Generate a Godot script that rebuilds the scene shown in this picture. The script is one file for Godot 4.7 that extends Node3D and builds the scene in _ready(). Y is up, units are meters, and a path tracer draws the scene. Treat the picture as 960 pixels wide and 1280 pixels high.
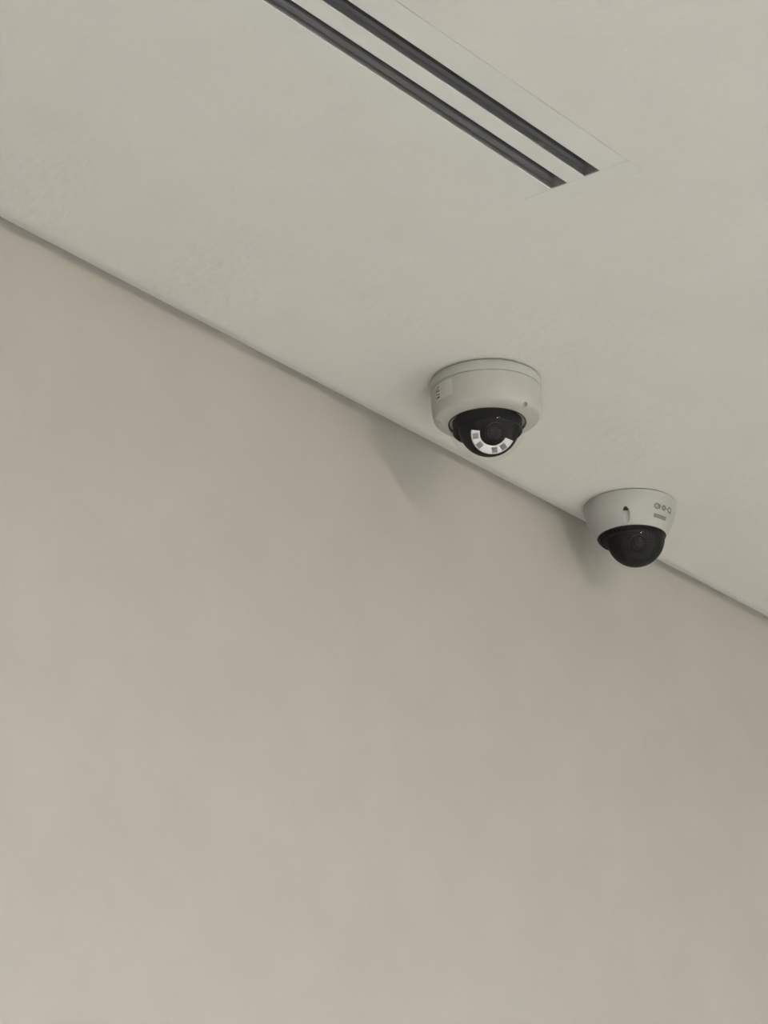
extends Node3D
# A corner of a room seen from below through a long lens: white ceiling, beige wall,
# two dome security cameras and a linear slot diffuser. X runs along the wall, Z away from it.

const CEIL := 2.95
const EDGE_Z := -1.8665        # the ceiling board stops here, a shallow shadow gap short of the wall
const GAP := 0.024
const WALL_Z := EDGE_Z - GAP
const VIEW_R := Vector3(0.6026349, -0.03246488, 0.79735639)
const VIEW_U := Vector3(-0.29144704, 0.92119918, 0.25778031)
const VIEW_F := Vector3(0.74289286, 0.38773458, -0.54568498)

const PANEL := 0.6
const PANELS := [Vector2(-0.5, 1.8), Vector2(2.4, 1.8), Vector2(5.2, 1.8), Vector2(-0.5, 4.1), Vector2(2.4, 4.1), Vector2(5.2, 4.1)]

var mats := {}
var cache := {}


func _ready():
	setup_view()
	make_materials()
	make_room()
	make_diffuser()
	make_turret_with_ring()
	make_small_dome()


# ---------------------------------------------------------------- view and light
func setup_view():
	var cam := Camera3D.new()
	cam.name = "camera"
	cam.fov = 18.65775
	cam.near = 0.05
	cam.far = 100.0
	cam.transform = Transform3D(Basis(VIEW_R, VIEW_U, -VIEW_F).orthonormalized(), Vector3(0, 1.5, 0))
	add_child(cam)
	cam.current = true

	var sky_mat := ProceduralSkyMaterial.new()
	sky_mat.sky_top_color = Color(0.90, 0.92, 0.93)
	sky_mat.sky_horizon_color = Color(0.95, 0.95, 0.93)
	sky_mat.ground_horizon_color = Color(0.80, 0.79, 0.72)
	sky_mat.ground_bottom_color = Color(0.80, 0.79, 0.72)
	var sky := Sky.new()
	sky.sky_material = sky_mat
	var env := Environment.new()
	env.background_mode = Environment.BG_SKY
	env.sky = sky
	env.background_energy_multiplier = 34.0
	env.tonemap_mode = Environment.TONE_MAPPER_LINEAR
	env.tonemap_exposure = 1.94
	env.sdfgi_enabled = true
	env.ssao_enabled = true
	env.ssil_enabled = true
	var we := WorldEnvironment.new()
	we.name = "world_environment"
	we.environment = env
	add_child(we)

	# LED panels in the ceiling behind the viewer: one area light just under each
	for p in PANELS:
		var l := AreaLight3D.new()
		l.name = "panel_light"
		l.area_size = Vector2(PANEL * 0.94, PANEL * 0.94)
		l.light_energy = 2.1
		l.light_color = Color(1.0, 0.988, 0.985)
		l.area_range = 14.0
		l.area_attenuation = 2.0
		l.shadow_enabled = true
		l.position = Vector3(p.x, CEIL - 0.012, p.y)
		l.rotation = Vector3(-PI / 2, 0, 0)
		add_child(l, true)


# ---------------------------------------------------------------- materials
func mat(called, color: Color, rough := 0.6, metal := 0.0) -> StandardMaterial3D:
	var m := StandardMaterial3D.new()
	m.resource_name = called
	m.albedo_color = color
	m.roughness = rough
	m.metallic = metal
	mats[called] = m
	return m


func noise_tex(freq, octaves, seed_, as_normal := false, bump := 4.0, ramp = null) -> NoiseTexture2D:
	var n := FastNoiseLite.new()
	n.noise_type = FastNoiseLite.TYPE_SIMPLEX_SMOOTH
	n.frequency = freq
	n.fractal_octaves = octaves
	n.seed = seed_
	var t := NoiseTexture2D.new()
	t.width = 512
	t.height = 512
	t.seamless = true
	t.noise = n
	t.as_normal_map = as_normal
	t.bump_strength = bump
	if ramp != null:
		t.color_ramp = ramp
	return t


func paint(called, a: Color, b: Color, bump):
	# matt emulsion: faint uneven tone and the stipple a roller leaves
	var m := mat(called, Color.WHITE, 0.85)
	var g := Gradient.new()
	g.set_color(0, a)
	g.set_color(1, b)
	m.albedo_texture = noise_tex(0.006, 4, 11 + called.length(), false, 1.0, g)
	m.normal_enabled = true
	m.normal_texture = noise_tex(0.05, 3, 5 + called.length(), true, bump)
	m.normal_scale = 0.2 if called == "ceiling_paint" else 0.1
	m.uv1_triplanar = true
	m.uv1_world_triplanar = true
	m.uv1_scale = Vector3(2.2, 2.2, 2.2)
	m.specular_mode = BaseMaterial3D.SPECULAR_SCHLICK_GGX
	m.metallic_specular = 0.3
	return m


func make_materials():
	paint("ceiling_paint", Color(0.850, 0.846, 0.832), Color(0.862, 0.858, 0.845), 3.0)
	paint("wall_paint", Color(0.684, 0.671, 0.652), Color(0.698, 0.685, 0.667), 2.0)
	paint("sage_paint", Color(0.70, 0.73, 0.60), Color(0.72, 0.75, 0.62), 2.0)
	var glow := mat("panel_glow", Color(0.9, 0.9, 0.9), 0.6)
	glow.emission_enabled = true
	glow.emission = Color(1.0, 0.988, 0.985)
	glow.emission_energy_multiplier = 2.0
	paint("room_paint", Color(0.845, 0.84, 0.825), Color(0.86, 0.855, 0.84), 2.0)
	paint("floor_stone", Color(0.865, 0.86, 0.85), Color(0.895, 0.89, 0.88), 1.0)
	mats["floor_stone"].roughness = 0.5
	paint("flange_paint", Color(0.840, 0.848, 0.838), Color(0.852, 0.860, 0.851), 2.0)
	mat("slot_dark", Color(0.42, 0.42, 0.43), 0.5, 0.0)
	mat("slot_cap", Color(0.54, 0.55, 0.54), 0.55, 0.0)
	mat("white_plastic", Color(0.685, 0.682, 0.665), 0.42)
	mat("base_plastic", Color(0.68, 0.69, 0.675), 0.45)
	mat("cool_plastic", Color(0.675, 0.674, 0.668), 0.40)
	mat("black_plastic", Color(0.03, 0.028, 0.03), 0.5)
	mats["black_plastic"].metallic_specular = 0.15
	mat("black_gasket", Color(0.03, 0.03, 0.03), 0.6)
	mat("black_gloss", Color(0.03, 0.03, 0.035), 0.12)
	mat("lens_coat", Color(0.05, 0.045, 0.07), 0.04)
	mats["lens_coat"].metallic_specular = 0.3
	mat("reflector", Color(0.80, 0.80, 0.81), 0.2, 0.5)
	mat("led_lens", Color(0.47, 0.47, 0.49), 0.25)
	mat("screw_steel", Color(0.22, 0.22, 0.21), 0.5, 0.4)
	mat("label_paper", Color(0.755, 0.75, 0.735), 0.5)
	mat("label_ink", Color(0.12, 0.12, 0.11), 0.6)
	mat("logo_ink", Color(0.44, 0.435, 0.42), 0.5)
	mat("window_frame_metal", Color(0.35, 0.36, 0.36), 0.4, 0.3)
	var dome := mat("clear_dome", Color(0.95, 0.95, 0.97, 0.015), 0.02)
	dome.metallic_specular = 0.24
	dome.transparency = BaseMaterial3D.TRANSPARENCY_ALPHA
	var pane := mat("window_glass", Color(1, 1, 1, 0.04), 0.0)
	pane.transparency = BaseMaterial3D.TRANSPARENCY_ALPHA


# ---------------------------------------------------------------- helpers
func new_st() -> SurfaceTool:
	var st := SurfaceTool.new()
	st.begin(Mesh.PRIMITIVE_TRIANGLES)
	return st


func tri(st: SurfaceTool, a: Vector3, b: Vector3, c: Vector3, out_dir: Vector3):
	# clockwise front faces: the winding is chosen so that the face looks along out_dir
	var n := (c - a).cross(b - a)
	if n.length_squared() < 1e-22:
		return
	if n.dot(out_dir) < 0.0:
		var k := b
		b = c
		c = k
	st.add_vertex(a)
	st.add_vertex(b)
	st.add_vertex(c)


func quad(st, a, b, c, d, out_dir):
	tri(st, a, b, c, out_dir)
	tri(st, a, c, d, out_dir)


func box(st: SurfaceTool, lo: Vector3, hi: Vector3, bevel := 0.0):
	# a box with chamfered edges
	var m := (lo + hi) * 0.5
	var h := (hi - lo) * 0.5
	st.set_smooth_group(-1)
	if bevel <= 0.0:
		for ax in 3:
			for s in [-1.0, 1.0]:
				var n := Vector3.ZERO
				n[ax] = s
				var u := Vector3.ZERO
				u[(ax + 1) % 3] = h[(ax + 1) % 3]
				var v := Vector3.ZERO
				v[(ax + 2) % 3] = h[(ax + 2) % 3]
				var c := m + n * h[ax]
				quad(st, c - u - v, c + u - v, c + u + v, c - u + v, n)
		return
	var b: float = min(bevel, min(h.x, min(h.y, h.z)) * 0.8)
	for ax in 3:
		var i := (ax + 1) % 3
		var j := (ax + 2) % 3
		for s in [-1.0, 1.0]:
			var n := Vector3.ZERO
			n[ax] = s
			var u := Vector3.ZERO
			u[i] = h[i] - b
			var v := Vector3.ZERO
			v[j] = h[j] - b
			var c := m + n * h[ax]
			quad(st, c - u - v, c + u - v, c + u + v, c - u + v, n)
		for si in [-1.0, 1.0]:
			for sj in [-1.0, 1.0]:
				var p := Vector3.ZERO
				p[i] = si * h[i]
				p[j] = sj * (h[j] - b)
				var q := Vector3.ZERO
				q[i] = si * (h[i] - b)
				q[j] = sj * h[j]
				var l := Vector3.ZERO
				l[ax] = h[ax] - b
				var n := Vector3.ZERO
				n[i] = si
				n[j] = sj
				quad(st, m + p - l, m + p + l, m + q + l, m + q - l, n)
	for sx in [-1.0, 1.0]:
		for sy in [-1.0, 1.0]:
			for sz in [-1.0, 1.0]:
				tri(st, m + Vector3(sx * h.x, sy * (h.y - b), sz * (h.z - b)), m + Vector3(sx * (h.x - b), sy * h.y, sz * (h.z - b)), m + Vector3(sx * (h.x - b), sy * (h.y - b), sz * h.z), Vector3(sx, sy, sz))


func obj(called: String, st: SurfaceTool, material: String, parent: Node = self) -> MeshInstance3D:
	st.generate_normals()
	var o := MeshInstance3D.new()
	o.name = called
	o.mesh = st.commit()
	o.mesh.surface_set_material(0, mats[material])
	o.cast_shadow = GeometryInstance3D.SHADOW_CASTING_SETTING_ON
	parent.add_child(o, true)
	return o


func struct(called, st, material, label, category, parent: Node = self):
	var o := obj(called, st, material, parent)
	if parent == self:
		o.set_meta("kind", "structure")
		o.set_meta("label", label)
		o.set_meta("category", category)
	return o


func thing(called, label, category, at: Vector3) -> Node3D:
	var o := Node3D.new()
	o.name = called
	o.position = at
	o.set_meta("label", label)
	o.set_meta("category", category)
	add_child(o, true)
	return o


func rounded(points: PackedVector2Array, steps := 3) -> PackedVector2Array:
	# Chaikin smoothing that keeps both ends
	for s in steps:
		var q := PackedVector2Array([points[0]])
		for i in points.size() - 1:
			q.append(points[i].lerp(points[i + 1], 0.25))
			q.append(points[i].lerp(points[i + 1], 0.75))
		q.append(points[points.size() - 1])
		points = q
	return points


func dense(points: PackedVector2Array, step: float) -> PackedVector2Array:
	var q := PackedVector2Array()
	for i in points.size() - 1:
		var n: int = max(1, int(ceil(points[i].distance_to(points[i + 1]) / step)))
		for k in n:
			q.append(points[i].lerp(points[i + 1], float(k) / n))
	q.append(points[points.size() - 1])
	return q


# Lathe around the vertical axis. A profile point is (radius, depth below the mount), in metres.
# wells: [azimuth, radial distance, radius, depth of the well's floor]: screw wells sunk from below.
func lathe(st: SurfaceTool, prof: PackedVector2Array, seg := 96, wells := [], smooth := true, inward := false):
	var az := []
	for i in seg:
		az.append(TAU * i / seg)
	for w in wells:
		var reach: float = asin(clamp(w[2] / w[1], 0.0, 1.0)) * 1.6
		for k in 61:
			az.append(fposmod(w[0] + reach * (k / 30.0 - 1.0), TAU))
	az.sort()
	var rows := []
	for p in prof:
		var row := PackedVector3Array()
		for a in az:
			var v := Vector3(p.x * cos(a), -p.y, p.x * sin(a))
			for w in wells:
				var c := Vector2(w[1] * cos(w[0]), w[1] * sin(w[0]))
				if Vector2(v.x, v.z).distance_to(c) < w[2] and p.y > w[3]:
					v.y = -w[3]
			row.append(v)
		rows.append(row)
	st.set_smooth_group(0 if smooth else -1)
	var n := az.size()
	for j in prof.size() - 1:
		var t: Vector2 = prof[j + 1] - prof[j]
		for i in n:
			var k: int = (i + 1) % n
			var mid: float = az[i]
			# outward: to the right of the way down the profile
			var o2 := Vector2(t.y, -t.x)
			var out_dir := Vector3(o2.x * cos(mid), -o2.y, o2.x * sin(mid))
			if inward:
				out_dir = -out_dir
			var a: Vector3 = rows[j][i]
			var b: Vector3 = rows[j][k]
			var c: Vector3 = rows[j + 1][k]
			var d: Vector3 = rows[j + 1][i]
			if wells.size():
				# keep the winding of the undisturbed surface
				st.add_vertex(a); st.add_vertex(d); st.add_vertex(c)
				if prof[j].x > 1e-6:
					st.add_vertex(a); st.add_vertex(c); st.add_vertex(b)
			else:
				quad(st, a, b, c, d, out_dir)


# A patch on a lathed surface: polygon in (millimetres along the girth, depth in mm).
func surface_radius(prof: PackedVector2Array, depth: float) -> float:
	for i in prof.size() - 1:
		if prof[i].y <= depth and prof[i + 1].y >= depth and prof[i + 1].y > prof[i].y:
			return lerp(prof[i].x, prof[i + 1].x, (depth - prof[i].y) / (prof[i + 1].y - prof[i].y))
	return prof[0].x


func on_surface(prof, azimuth: float, girth: float, ref_r: float, depth: float, lift: float) -> Vector3:
	var r := surface_radius(prof, depth) + lift
	var a := azimuth + girth / ref_r
	return Vector3(r * cos(a), -depth, r * sin(a))


func wrap_quad(st, prof, azimuth, ref_r, g0, d0, g1, d1, lift, nx := 8, ny := 4):
	st.set_smooth_group(0)
	for i in nx:
		for j in ny:
			var a0: float = lerp(g0, g1, float(i) / nx)
			var a1: float = lerp(g0, g1, float(i + 1) / nx)
			var b0: float = lerp(d0, d1, float(j) / ny)
			var b1: float = lerp(d0, d1, float(j + 1) / ny)
			var p := on_surface(prof, azimuth, a0, ref_r, b0, lift)
			quad(st, p, on_surface(prof, azimuth, a1, ref_r, b0, lift), on_surface(prof, azimuth, a1, ref_r, b1, lift), on_surface(prof, azimuth, a0, ref_r, b1, lift), Vector3(p.x, 0, p.z))


func wrap_ring(st, prof, azimuth, ref_r, g, d, rx, ry, stroke, lift, from_ := 0.0, to_ := TAU, n := 20):
	st.set_smooth_group(0)
	for i in n:
		var t0: float = lerp(from_, to_, float(i) / n)
		var t1: float = lerp(from_, to_, float(i + 1) / n)
		var p := on_surface(prof, azimuth, g + cos(t0) * rx, ref_r, d + sin(t0) * ry, lift)
		quad(st, p, on_surface(prof, azimuth, g + cos(t1) * rx, ref_r, d + sin(t1) * ry, lift),
			on_surface(prof, azimuth, g + cos(t1) * (rx - stroke), ref_r, d + sin(t1) * (ry - stroke), lift),
			on_surface(prof, azimuth, g + cos(t0) * (rx - stroke), ref_r, d + sin(t0) * (ry - stroke), lift), Vector3(p.x, 0, p.z))


# Shapes on a disc face: axis towards n, x and y across it.
func disc_frame(n: Vector3) -> Basis:
	var x := VIEW_R - n * VIEW_R.dot(n)
	x = x.normalized()
	return Basis(x, n.cross(x).normalized(), n)


func spin(st, centre: Vector3, fr: Basis, prof: PackedVector2Array, from_ := 0.0, to_ := TAU, seg := 48, smooth := true):
	# profile: (radius, height along the axis); outward is to the left of its direction
	st.set_smooth_group(0 if smooth else -1)
	for j in prof.size() - 1:
		var t := prof[j + 1] - prof[j]
		var o2 := Vector2(-t.y, t.x)
		for i in seg:
			var a0: float = lerp(from_, to_, float(i) / seg)
			var a1: float = lerp(from_, to_, float(i + 1) / seg)
			var d0 := fr.x * cos(a0) + fr.y * sin(a0)
			var d1 := fr.x * cos(a1) + fr.y * sin(a1)
			var out_dir: Vector3 = d0 * o2.x + fr.z * o2.y
			quad(st, centre + d0 * prof[j].x + fr.z * prof[j].y, centre + d1 * prof[j].x + fr.z * prof[j].y,
				centre + d1 * prof[j + 1].x + fr.z * prof[j + 1].y, centre + d0 * prof[j + 1].x + fr.z * prof[j + 1].y, out_dir)


# ---------------------------------------------------------------- room
const X0 := -3.0
const X1 := 6.5
const Z1 := 4.6
const FRONT := [-1.0, 0.6, 2.05, 2.75]     # the high window behind the viewer: X from, X to, Y from, Y to


func make_room():
	var st := new_st()
	box(st, Vector3(X0 - 0.2, -0.2, WALL_Z - 0.2), Vector3(X1 + 0.2, 0, Z1 + 0.2))
	struct("floor", st, "floor_stone", "pale stone floor of the room", "floor")

	st = new_st()
	box(st, Vector3(X0 - 0.2, 0, WALL_Z - 0.2), Vector3(X1 + 0.2, CEIL + 0.2, WALL_Z))
	struct("wall_back", st, "wall_paint", "plain warm off-white wall below the ceiling edge", "wall")

	# ceiling: a slab with a rectangular opening for the slot diffuser
	st = new_st()
	var hx := [DX0 - 0.0002, DX1 + 0.0003]
	var hz := [DZ0 + 0.0004, DZ1 + 0.0008]
	var a := Vector3(X0, CEIL, EDGE_Z)
	var b := Vector3(X1, CEIL + 0.2, Z1)
	box(st, a, Vector3(b.x, b.y, hz[0]))
	box(st, Vector3(a.x, a.y, hz[1]), b)
	box(st, Vector3(a.x, a.y, hz[0]), Vector3(hx[0], b.y, hz[1]))
	box(st, Vector3(hx[1], a.y, hz[0]), Vector3(b.x, b.y, hz[1]))
	box(st, Vector3(a.x, CEIL + 0.2, WALL_Z), b + Vector3(0, 0.05, 0))
	box(st, Vector3(a.x, CEIL + GAP * 0.50, WALL_Z), Vector3(b.x, CEIL + 0.2, EDGE_Z))
	struct("ceiling", st, "ceiling_paint", "flat off-white painted ceiling holding the cameras and slot diffuser", "ceiling")

	st = new_st()
	box(st, Vector3(X0 - 0.2, 0, WALL_Z), Vector3(X0, CEIL + 0.2, Z1))
	struct("wall_left", st, "room_paint", "plain painted wall at the left end of the room", "wall")
	st = new_st()
	box(st, Vector3(X0 - 0.2, 0, Z1), Vector3(X1 + 0.2, FRONT[2], Z1 + 0.2))
	box(st, Vector3(X0 - 0.2, FRONT[3], Z1), Vector3(X1 + 0.2, CEIL + 0.2, Z1 + 0.2))
	box(st, Vector3(X0 - 0.2, FRONT[2], Z1), Vector3(FRONT[0], FRONT[3], Z1 + 0.2))
	box(st, Vector3(FRONT[1], FRONT[2], Z1), Vector3(X1 + 0.2, FRONT[3], Z1 + 0.2))
	struct("wall_front", st, "room_paint", "painted wall behind the viewer around a wide window", "wall")

	st = new_st()
	box(st, Vector3(X1, 0, WALL_Z), Vector3(X1 + 0.2, CEIL + 0.2, Z1))
	struct("wall_right", st, "sage_paint", "plain sage green end wall of the room", "wall")
	window("window_1", "small high window behind the viewer", Vector3(0, 0, Z1 + 0.1), Vector3(1, 0, 0), FRONT, 2)

	for p in PANELS:
		var t := thing("ceiling_light", "square LED panel, %s of the row %s the window" % [["farthest from the green wall", "middle one", "nearest the green wall"][PANELS.find(p) % 3], "far from" if p.y < 3.0 else "next to"], "light", Vector3(p.x, CEIL, p.y))
		t.set_meta("group", "ceiling panels behind the viewer")
		var h := PANEL / 2
		st = new_st()
		for sgn in [-1.0, 1.0]:
			box(st, Vector3(-h, -0.010, sgn * h - 0.012), Vector3(h, 0.0, sgn * h + 0.012), 0.002)
			box(st, Vector3(sgn * h - 0.012, -0.010, -h + 0.012), Vector3(sgn * h + 0.012, 0.0, h - 0.012), 0.002)
		obj("frame", st, "cool_plastic", t)
		st = new_st()
		box(st, Vector3(-h + 0.012, -0.007, -h + 0.012), Vector3(h - 0.012, 0.0, h - 0.012))
		obj("diffuser", st, "panel_glow", t)


func window(called, label, at: Vector3, along: Vector3, hole, n: int):
	# frame bars and panes
	var st := new_st()
	var thick := Vector3(0.03, 0, 0.03) - along * 0.03
	for i in n + 1:
		var c: Vector3 = at + along * lerp(hole[0] + 0.025, hole[1] - 0.025, float(i) / n)
		box(st, c - thick - along * 0.025 + Vector3(0, hole[2], 0), c + thick + along * 0.025 + Vector3(0, hole[3], 0), 0.004)
	for y in [hole[2] + 0.025, hole[3] - 0.025]:
		box(st, at - thick + along * hole[0] + Vector3(0, y - 0.025, 0), at + thick + along * hole[1] + Vector3(0, y + 0.025, 0), 0.004)
	var w = struct(called, st, "window_frame_metal", label, "window")
	for i in n:
		st = new_st()
		st.set_smooth_group(-1)
		var p: Vector3 = at + along * lerp(hole[0] + 0.025, hole[1] - 0.025, float(i) / n)
		var q: Vector3 = at + along * lerp(hole[0] + 0.025, hole[1] - 0.025, float(i + 1) / n)
		var lo := Vector3(0, hole[2] + 0.03, 0)
		var hi := Vector3(0, hole[3] - 0.03, 0)
		quad(st, p + lo, q + lo, q + hi, p + hi, -(thick / 0.03))
		obj("pane", st, "window_glass", w)


# ---------------------------------------------------------------- slot diffuser
const DX0 := 1.07
const DX1 := 2.2705
const DZ0 := -1.4660
const DZ1 := -1.3470
const SLOTS := [[-1.43406, -1.41564], [-1.39560, -1.37822]]
const SLOT_END := 2.24405


func extrude_x(st, poly: PackedVector2Array, x0: float, x1: float, origin: Vector2):
	# poly: closed outline in (z, y) metres, anticlockwise when looking along +X... sides found from the centroid
	st.set_smooth_group(-1)
	var n := poly.size()
	for i in n:
		var p := poly[i] + origin
		var q := poly[(i + 1) % n] + origin
		var e := q - p
		var o2 := Vector2(e.y, -e.x)
		quad(st, Vector3(x0, p.y, p.x), Vector3(x1, p.y, p.x), Vector3(x1, q.y, q.x), Vector3(x0, q.y, q.x), Vector3(0, o2.y, o2.x))
	var tris := Geometry2D.triangulate_polygon(poly)
	for k in range(0, tris.size(), 3):
		for s in [[x0, -1.0], [x1, 1.0]]:
			var c := []
			for m in 3:
				var p := poly[tris[k + m]] + origin
				c.append(Vector3(s[0], p.y, p.x))
			tri(st, c[0], c[1], c[2], Vector3(s[1], 0, 0))


func make_diffuser():
	var t := thing("slot_diffuser", "white two-slot linear air diffuser with dark grey slots let into the ceiling", "air vent", Vector3((DX0 + DX1) / 2, CEIL, (DZ0 + DZ1) / 2))
	var o := t.position
	var lip := 0.0002
	var up := 0.03
	var sx0 := DX0 + 0.0265
	# the flange: three long strips beside the slots, and the two end strips
	var zs := [DZ0, SLOTS[0][0], SLOTS[0][1], SLOTS[1][0], SLOTS[1][1], DZ1]
	for k in 3:
		var st := new_st()
		box(st, Vector3(sx0, CEIL - lip, zs[2 * k]) - o, Vector3(SLOT_END, CEIL + 0.003, zs[2 * k + 1]) - o, 0.0003)
		obj("flange_strip", st, "flange_paint", t)
	for e in [[DX0, sx0 - 0.0004], [SLOT_END + 0.0004, DX1]]:
		var st := new_st()
		box(st, Vector3(e[0], CEIL - lip, DZ0) - o, Vector3(e[1], CEIL + 0.003, DZ1) - o, 0.0003)
		obj("flange_end", st, "flange_paint", t)
	# inside of each slot: ribbed dark side profiles, a roof and end caps
	for k in 2:
		var z0: float = SLOTS[k][0]
		var z1: float = SLOTS[k][1]
		# wall-side profile seen from below; (inward from the slot's edge, height), millimetres
		var pts: Array
		if k == 0:
			pts = [[0, 0.4], [0.9, 0.6], [1.3, 2.2], [0.6, 2.8], [0.8, 5.2], [-1.6, 5.4], [-1.6, 6.2], [0.7, 6.2], [2.2, 8.1], [3.8, 9.5], [4.6, 11.6], [4.6, 24]]
		else:
			pts = [[0, 0.4], [0.6, 0.5], [0.6, 3.6], [0.9, 6.9], [-1.6, 7.1], [-1.6, 7.9], [0.6, 8.0], [2.6, 11.2], [2.6, 24]]
		var poly := PackedVector2Array()
		for p in pts:
			poly.append(Vector2(z0 + p[0] * 0.001, CEIL + p[1] * 0.001))
		poly.append(Vector2(z0 - 0.002, CEIL + 0.024))
		poly.append(Vector2(z0 - 0.002, CEIL + 0.0031))
		poly.append(Vector2(z0, CEIL + 0.0031))
		var st := new_st()
		var shift := Vector2(-o.z, -o.y)
		extrude_x(st, poly, sx0 - o.x, SLOT_END - o.x, shift)
		# the other side, plainer
		extrude_x(st, PackedVector2Array([Vector2(z1, CEIL + 0.0004), Vector2(z1 + 0.002, CEIL + 0.0031), Vector2(z1 + 0.002, CEIL + 0.024), Vector2(z1 - 0.0004, CEIL + 0.024), Vector2(z1 - 0.0004, CEIL + 0.002)]), sx0 - o.x, SLOT_END - o.x, shift)
		box(st, Vector3(sx0, CEIL + 0.024, z0 - 0.002) - o, Vector3(SLOT_END, CEIL + 0.026, z1 + 0.002) - o)
		obj("slot_channel", st, "slot_dark", t)
		for e in [[sx0, sx0 + 0.0012], [SLOT_END - 0.0012, SLOT_END + 0.0001]]:
			st = new_st()
			box(st, Vector3(e[0], CEIL + 0.0003, z0 + 0.0001) - o, Vector3(e[1], CEIL + 0.026, z1 - 0.0001) - o)
			obj("end_cap", st, "slot_cap", t)


# ---------------------------------------------------------------- cameras
func azimuth_of(view_deg: float) -> float:
	# azimuth around a vertical axis, measured from the direction facing the viewer, positive to the right
	var front := Vector2(-VIEW_F.x, -VIEW_F.z).normalized()
	var right := Vector2(VIEW_R.x, VIEW_R.z).normalized()
	var r := deg_to_rad(view_deg)
	var v := front * cos(r) + right * sin(r)
	return atan2(v.y, v.x)


func mm(list) -> PackedVector2Array:
	var q := PackedVector2Array()
	for p in list:
		q.append(Vector2(p[0], p[1]) * 0.001)
	return q


func dome_shell(t, r: float, top: float, sink: float):
	var st := new_st()
	var prof := PackedVector2Array([Vector2(r, top - 0.002)])
	for k in 33:
		var a := PI / 2 * k / 32.0
		prof.append(Vector2(r * cos(a), top + sink * sin(a)))
	lathe(st, prof, 96)
	return obj("dome_cover", st, "clear_dome", t)


func lens_unit(t, parent, centre: Vector3, fr: Basis, at: float, r: float):
	# barrel ring around a recessed coated lens
	var st := new_st()
	spin(st, centre, fr, PackedVector2Array([Vector2(r * 1.25, at - 0.001), Vector2(r * 1.25, at + 0.0022), Vector2(r * 1.1, at + 0.003), Vector2(r, at + 0.003), Vector2(r * 0.72, at + 0.0006), Vector2(r * 0.7, at - 0.001)]), 0, TAU, 48, false)
	var barrel := obj("lens_barrel", st, "black_plastic", parent)
	st = new_st()
	var prof := PackedVector2Array()
	for k in 13:
		var a := PI / 2 * k / 12.0
		prof.append(Vector2(r * 0.74 * cos(a), at - 0.0008 + r * 0.3 * sin(a)))
	spin(st, centre, fr, prof, 0, TAU, 48)
	obj("lens", st, "lens_coat", parent)
	return barrel


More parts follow.
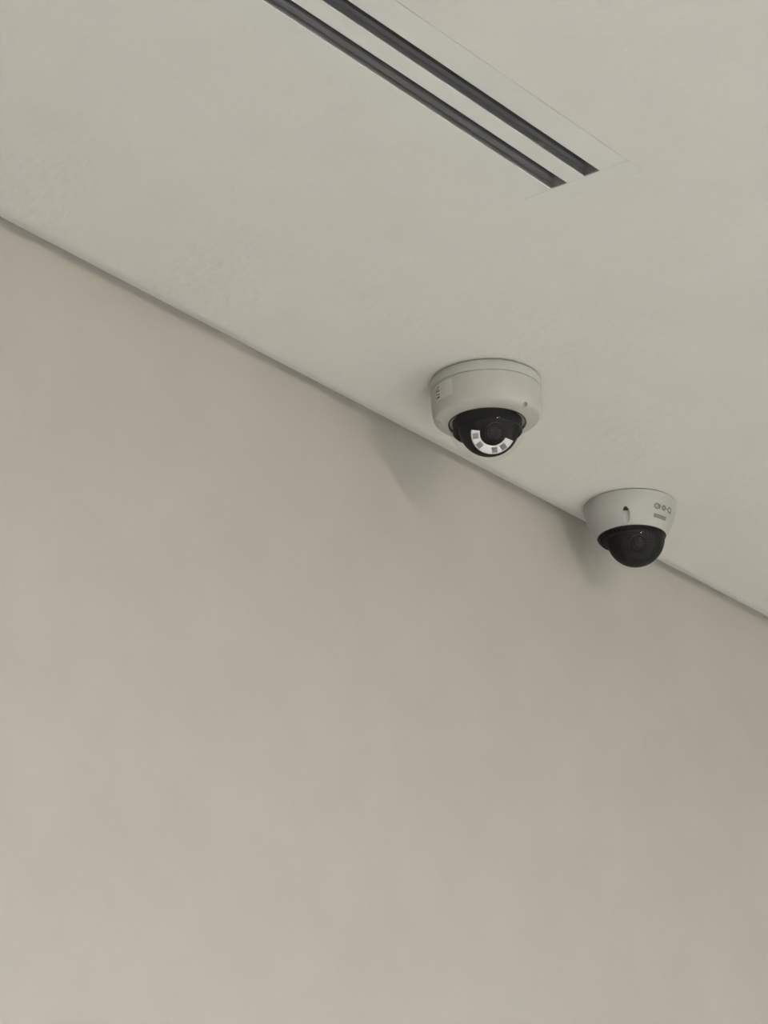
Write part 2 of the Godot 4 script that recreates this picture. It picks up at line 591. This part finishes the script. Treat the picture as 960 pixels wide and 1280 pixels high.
func make_turret_with_ring():
	var at := Vector3(2.55793, CEIL, -1.73544)
	var t := thing("dome_camera", "larger white dome security camera with a label and a horseshoe light ring under clear dome", "security camera", at)
	var st := new_st()
	lathe(st, mm([[55.0, 0.0], [55.0, 1.7], [59.8, 1.8], [60.4, 2.5], [60.6, 12.6], [60.3, 13.2], [58.6, 13.4]]), 128)
	obj("mounting_base", st, "base_plastic", t)

	var outline := mm([[58.6, 13.4], [59.6, 14.0], [60.2, 14.3], [60.3, 15.0]])
	outline.append_array(rounded(mm([[60.3, 15.5], [59.9, 30.0], [59.1, 40.0], [57.6, 45.5], [53.0, 48.6], [46.0, 50.3], [42.9, 50.8]]), 3))
	outline.append_array(mm([[42.4, 51.1], [42.0, 50.8], [41.6, 48.0]]))
	var prof := dense(outline, 0.0006)
	st = new_st()
	var wells := [[azimuth_of(46.0), 0.0540, 0.0034, 0.0390], [azimuth_of(-87.0), 0.0540, 0.0034, 0.0390], [azimuth_of(166.0), 0.0540, 0.0034, 0.0390]]
	lathe(st, prof, 128, wells)
	var body := obj("body", st, "white_plastic", t)
	for w in wells:
		st = new_st()
		var c := Vector3(w[1] * cos(w[0]), -w[3], w[1] * sin(w[0]))
		spin(st, c, Basis(Vector3(1, 0, 0), Vector3(0, 0, 1), Vector3(0, -1, 0)), PackedVector2Array([Vector2(0.0026, 0), Vector2(0.0025, 0.001), Vector2(0.0018, 0.0016), Vector2(0.001, 0.0016), Vector2(0.0009, 0.0004), Vector2(0, 0.0004)]), 0, TAU, 20, false)
		obj("screw", st, "screw_steel", body)

	# printed label on the side
	st = new_st()
	var la := azimuth_of(-53.0)
	wrap_quad(st, prof, la, 0.061, -0.015, 0.0165, 0.015, 0.0350, 0.00012, 16, 3)
	var label := obj("label", st, "label_paper", body)
	st = new_st()
	var t1: float = -1.0 if azimuth_of(0.0) > azimuth_of(1.0) else 1.0
	for m in [[13.4, 20.5, 12.2, 24.5], [11.4, 19.5, 9.8, 21.0], [9.0, 19.0, 6.2, 20.2], [11.2, 22.6, 9.0, 24.0], [8.2, 22.0, 6.6, 25.0], [13.2, 26.0, 10.8, 27.4], [9.8, 26.0, 8.8, 28.6], [13.4, 29.0, 12.0, 32.0], [11.0, 30.0, 6.4, 31.8], [7.8, 27.2, 6.2, 28.8]]:
		wrap_quad(st, prof, la, 0.0602, -t1 * m[0] * 0.001, m[1] * 0.001, -t1 * m[2] * 0.001, m[3] * 0.001, 0.0002, 2, 1)
	obj("label_print", st, "label_ink", label)

	# black gasket round the opening, shroud, ball, light ring, lens
	st = new_st()
	lathe(st, mm([[42.3, 49.6], [42.7, 50.9], [42.5, 51.7], [41.9, 51.9], [41.2, 51.2], [41.0, 49.6]]), 96)
	obj("gasket", st, "black_gasket", t)
	dome_shell(t, 0.0418, 0.0510, 0.0415)
	st = new_st()
	lathe(st, mm([[41.2, 47.6], [41.1, 49.0], [38.3, 49.2], [38.2, 47.6]]), 96, [], false)
	obj("inner_ring", st, "base_plastic", t)
	st = new_st()
	lathe(st, mm([[38.0, 46.0], [38.0, 51.0], [37.9, 60.6], [37.4, 61.4], [36.0, 61.6], [35.4, 60.0], [35.2, 50.0], [34.0, 47.0]]), 96, [], false)
	obj("shroud", st, "black_plastic", t)

	var c := Vector3(0.0013, -0.0540, 0.0010)
	var towards := (at - Vector3(0, 1.5, 0)).normalized()
	var side := (VIEW_R - towards * VIEW_R.dot(towards)).normalized()
	var upw := side.cross(towards).normalized()
	var ang := deg_to_rad(20.0)
	var n := (-towards * cos(ang) + (side * 0.62 - upw * 0.78).normalized() * sin(ang)).normalized()
	var fr := disc_frame(n)
	var rb := 0.0336
	var flat := 0.0222
	st = new_st()
	var ball := PackedVector2Array()
	var a0 := acos(flat / rb)
	ball.append(Vector2(0.0, flat - 0.003))
	ball.append(Vector2(0.0145, flat - 0.003))
	ball.append(Vector2(0.0145, flat))
	ball.append(Vector2(rb * sin(a0), flat))
	for k in range(1, 33):
		var a: float = lerp(a0, PI, k / 32.0)
		ball.append(Vector2(rb * sin(a), rb * cos(a)))
	ball.reverse()
	spin(st, c, fr, ball, 0, TAU, 64)
	var eye := obj("eyeball", st, "black_plastic", t)
	# white reflector horseshoe
	var r_in := 0.0150
	var r_out := 0.0246
	var s0 := deg_to_rad(170.0)
	var s1 := deg_to_rad(334.0)
	st = new_st()
	spin(st, c, fr, PackedVector2Array([Vector2(r_out, flat), Vector2(r_out, flat + 0.0008), Vector2(r_out - 0.001, flat + 0.0014), Vector2(r_in + 0.001, flat + 0.0010), Vector2(r_in, flat + 0.0006), Vector2(r_in, flat)]), s0, s1, 48, false)
	for s in [s0, s1]:
		var d := fr.x * cos(s) + fr.y * sin(s)
		var w: Vector3 = (fr.y * cos(s) - fr.x * sin(s)) * (-1.0 if s == s0 else 1.0)
		quad(st, c + d * r_in + n * flat, c + d * r_out + n * flat, c + d * (r_out - 0.001) + n * (flat + 0.0014), c + d * (r_in + 0.001) + n * (flat + 0.0010), w)
	var ring := obj("light_ring", st, "reflector", eye)
	for deg in [188.0, 221.0, 274.0, 304.0]:
		st = new_st()
		var s := deg_to_rad(deg)
		var d := fr.x * cos(s) + fr.y * sin(s)
		var w := fr.y * cos(s) - fr.x * sin(s)
		var p := c + d * 0.0200 + n * (flat + 0.0010)
		var lf := Basis(w, d, n)
		spin(st, p, lf, PackedVector2Array([Vector2(0.0045, 0), Vector2(0.0045, 0.0004), Vector2(0.0034, 0.0009), Vector2(0.0, 0.0012)]), PI / 4, TAU + PI / 4, 4, false)
		obj("led", st, "led_lens", eye)
	lens_unit(t, eye, c + fr.x * 0.002, fr, flat - 0.0015, 0.0085)


func make_small_dome():
	var at := Vector3(2.95951, CEIL, -1.80753)
	var t := thing("dome_camera", "smaller white bowl-shaped dome security camera next to the wall, grey printed marks on its side", "security camera", at)
	var outline := mm([[51.5, 0.0], [51.5, 0.8], [54.9, 0.9], [55.3, 1.6]])
	outline.append_array(rounded(mm([[55.3, 2.0], [55.2, 8.0], [53.8, 16.0], [50.2, 25.0], [45.4, 34.5], [42.6, 39.6], [41.4, 41.0]]), 3))
	outline.append_array(mm([[41.0, 41.5], [40.6, 41.4], [40.2, 39.0]]))
	var prof := dense(outline, 0.0006)
	var wells := [[azimuth_of(-10.5), 0.0473, 0.0042, 0.0185], [azimuth_of(110.0), 0.0473, 0.0042, 0.0185], [azimuth_of(-131.0), 0.0473, 0.0042, 0.0185]]
	var st := new_st()
	lathe(st, prof, 128, wells)
	var body := obj("body", st, "cool_plastic", t)
	for w in wells:
		st = new_st()
		var c := Vector3(w[1] * cos(w[0]), -w[3], w[1] * sin(w[0]))
		spin(st, c, Basis(Vector3(1, 0, 0), Vector3(0, 0, 1), Vector3(0, -1, 0)), PackedVector2Array([Vector2(0.0036, 0), Vector2(0.0036, 0.0052), Vector2(0.0030, 0.0056), Vector2(0.001, 0.0056), Vector2(0.0009, 0.0004), Vector2(0, 0.0004)]), 0, TAU, 20, false)
		obj("screw", st, "screw_steel", body)

	# printed mark, two rows of rounded characters
	st = new_st()
	var la := azimuth_of(44.0)
	var q: float = -1.0 if azimuth_of(0.0) > azimuth_of(1.0) else 1.0
	var rr := 0.053
	wrap_ring(st, prof, la, rr, -q * 0.0100, 0.0195, 0.0044, 0.0034, 0.0019, 0.00015)
	wrap_quad(st, prof, la, rr, -q * 0.0105, 0.0187, -q * 0.0040, 0.0201, 0.00016, 4, 1)
	wrap_quad(st, prof, la, rr, -q * 0.0062, 0.0163, -q * 0.0048, 0.0225, 0.00017, 1, 3)
	wrap_ring(st, prof, la, rr, q * 0.0010, 0.0195, 0.0038, 0.0032, 0.0020, 0.00015)
	wrap_quad(st, prof, la, rr, q * 0.0002, 0.0185, q * 0.0020, 0.0205, 0.00017, 1, 1)
	wrap_quad(st, prof, la, rr, q * 0.0048, 0.0189, q * 0.0085, 0.0201, 0.00016, 2, 1)
	wrap_ring(st, prof, la, rr, q * 0.0130, 0.0190, 0.0046, 0.0034, 0.0017, 0.00015)
	wrap_quad(st, prof, la, rr, q * 0.0160, 0.0185, q * 0.0176, 0.0235, 0.00017, 1, 2)
	# second row: a run of small tight characters
	var rng := RandomNumberGenerator.new()
	rng.seed = 3
	var g := -0.0115
	while g < 0.0095:
		wrap_ring(st, prof, la, rr, q * g, 0.0300 + rng.randf_range(-0.0003, 0.0003), 0.0013, 0.0022, 0.0011, 0.00015, 0.0, TAU, 10)
		wrap_quad(st, prof, la, rr, q * (g + 0.0008), 0.0280, q * (g + 0.0014), 0.0320, 0.00017, 1, 1)
		g += 0.0021
	obj("printed_mark", st, "logo_ink", body)

	st = new_st()
	lathe(st, mm([[40.9, 40.2], [41.2, 41.4], [40.9, 42.2], [40.3, 42.3], [39.7, 41.6], [39.5, 40.2]]), 96)
	obj("gasket", st, "black_gasket", t)
	dome_shell(t, 0.0402, 0.0415, 0.0395)

	var towards := (at - Vector3(0, 1.5, 0)).normalized()
	var side := (VIEW_R - towards * VIEW_R.dot(towards)).normalized()
	var upw := side.cross(towards).normalized()
	# shroud plate across the mouth of the dome
	st = new_st()
	lathe(st, mm([[39.6, 40.0], [38.9, 41.6], [37.9, 46.0], [36.5, 46.6], [0.0, 46.6]]), 96, [], false)
	obj("shroud", st, "black_plastic", t)
	var c := Vector3(0, -0.0425, 0) + Vector3(side.x, 0, side.z).normalized() * 0.0045
	var ang := deg_to_rad(14.0)
	var n := (-towards * cos(ang) + (side * 0.5 - upw * 0.85).normalized() * sin(ang)).normalized()
	var fr := disc_frame(n)
	var rb := 0.0350
	var flat := 0.0285
	st = new_st()
	var ball := PackedVector2Array()
	var a0 := acos(flat / rb)
	ball.append(Vector2(0.0, flat - 0.004))
	ball.append(Vector2(0.0120, flat - 0.004))
	ball.append(Vector2(0.0135, flat))
	ball.append(Vector2(rb * sin(a0), flat))
	for k in range(1, 33):
		var a: float = lerp(a0, PI, k / 32.0)
		ball.append(Vector2(rb * sin(a), rb * cos(a)))
	ball.reverse()
	spin(st, c, fr, ball, 0, TAU, 64)
	var eye := obj("eyeball", st, "black_plastic", t)
	lens_unit(t, eye, c, fr, flat - 0.003, 0.0080)
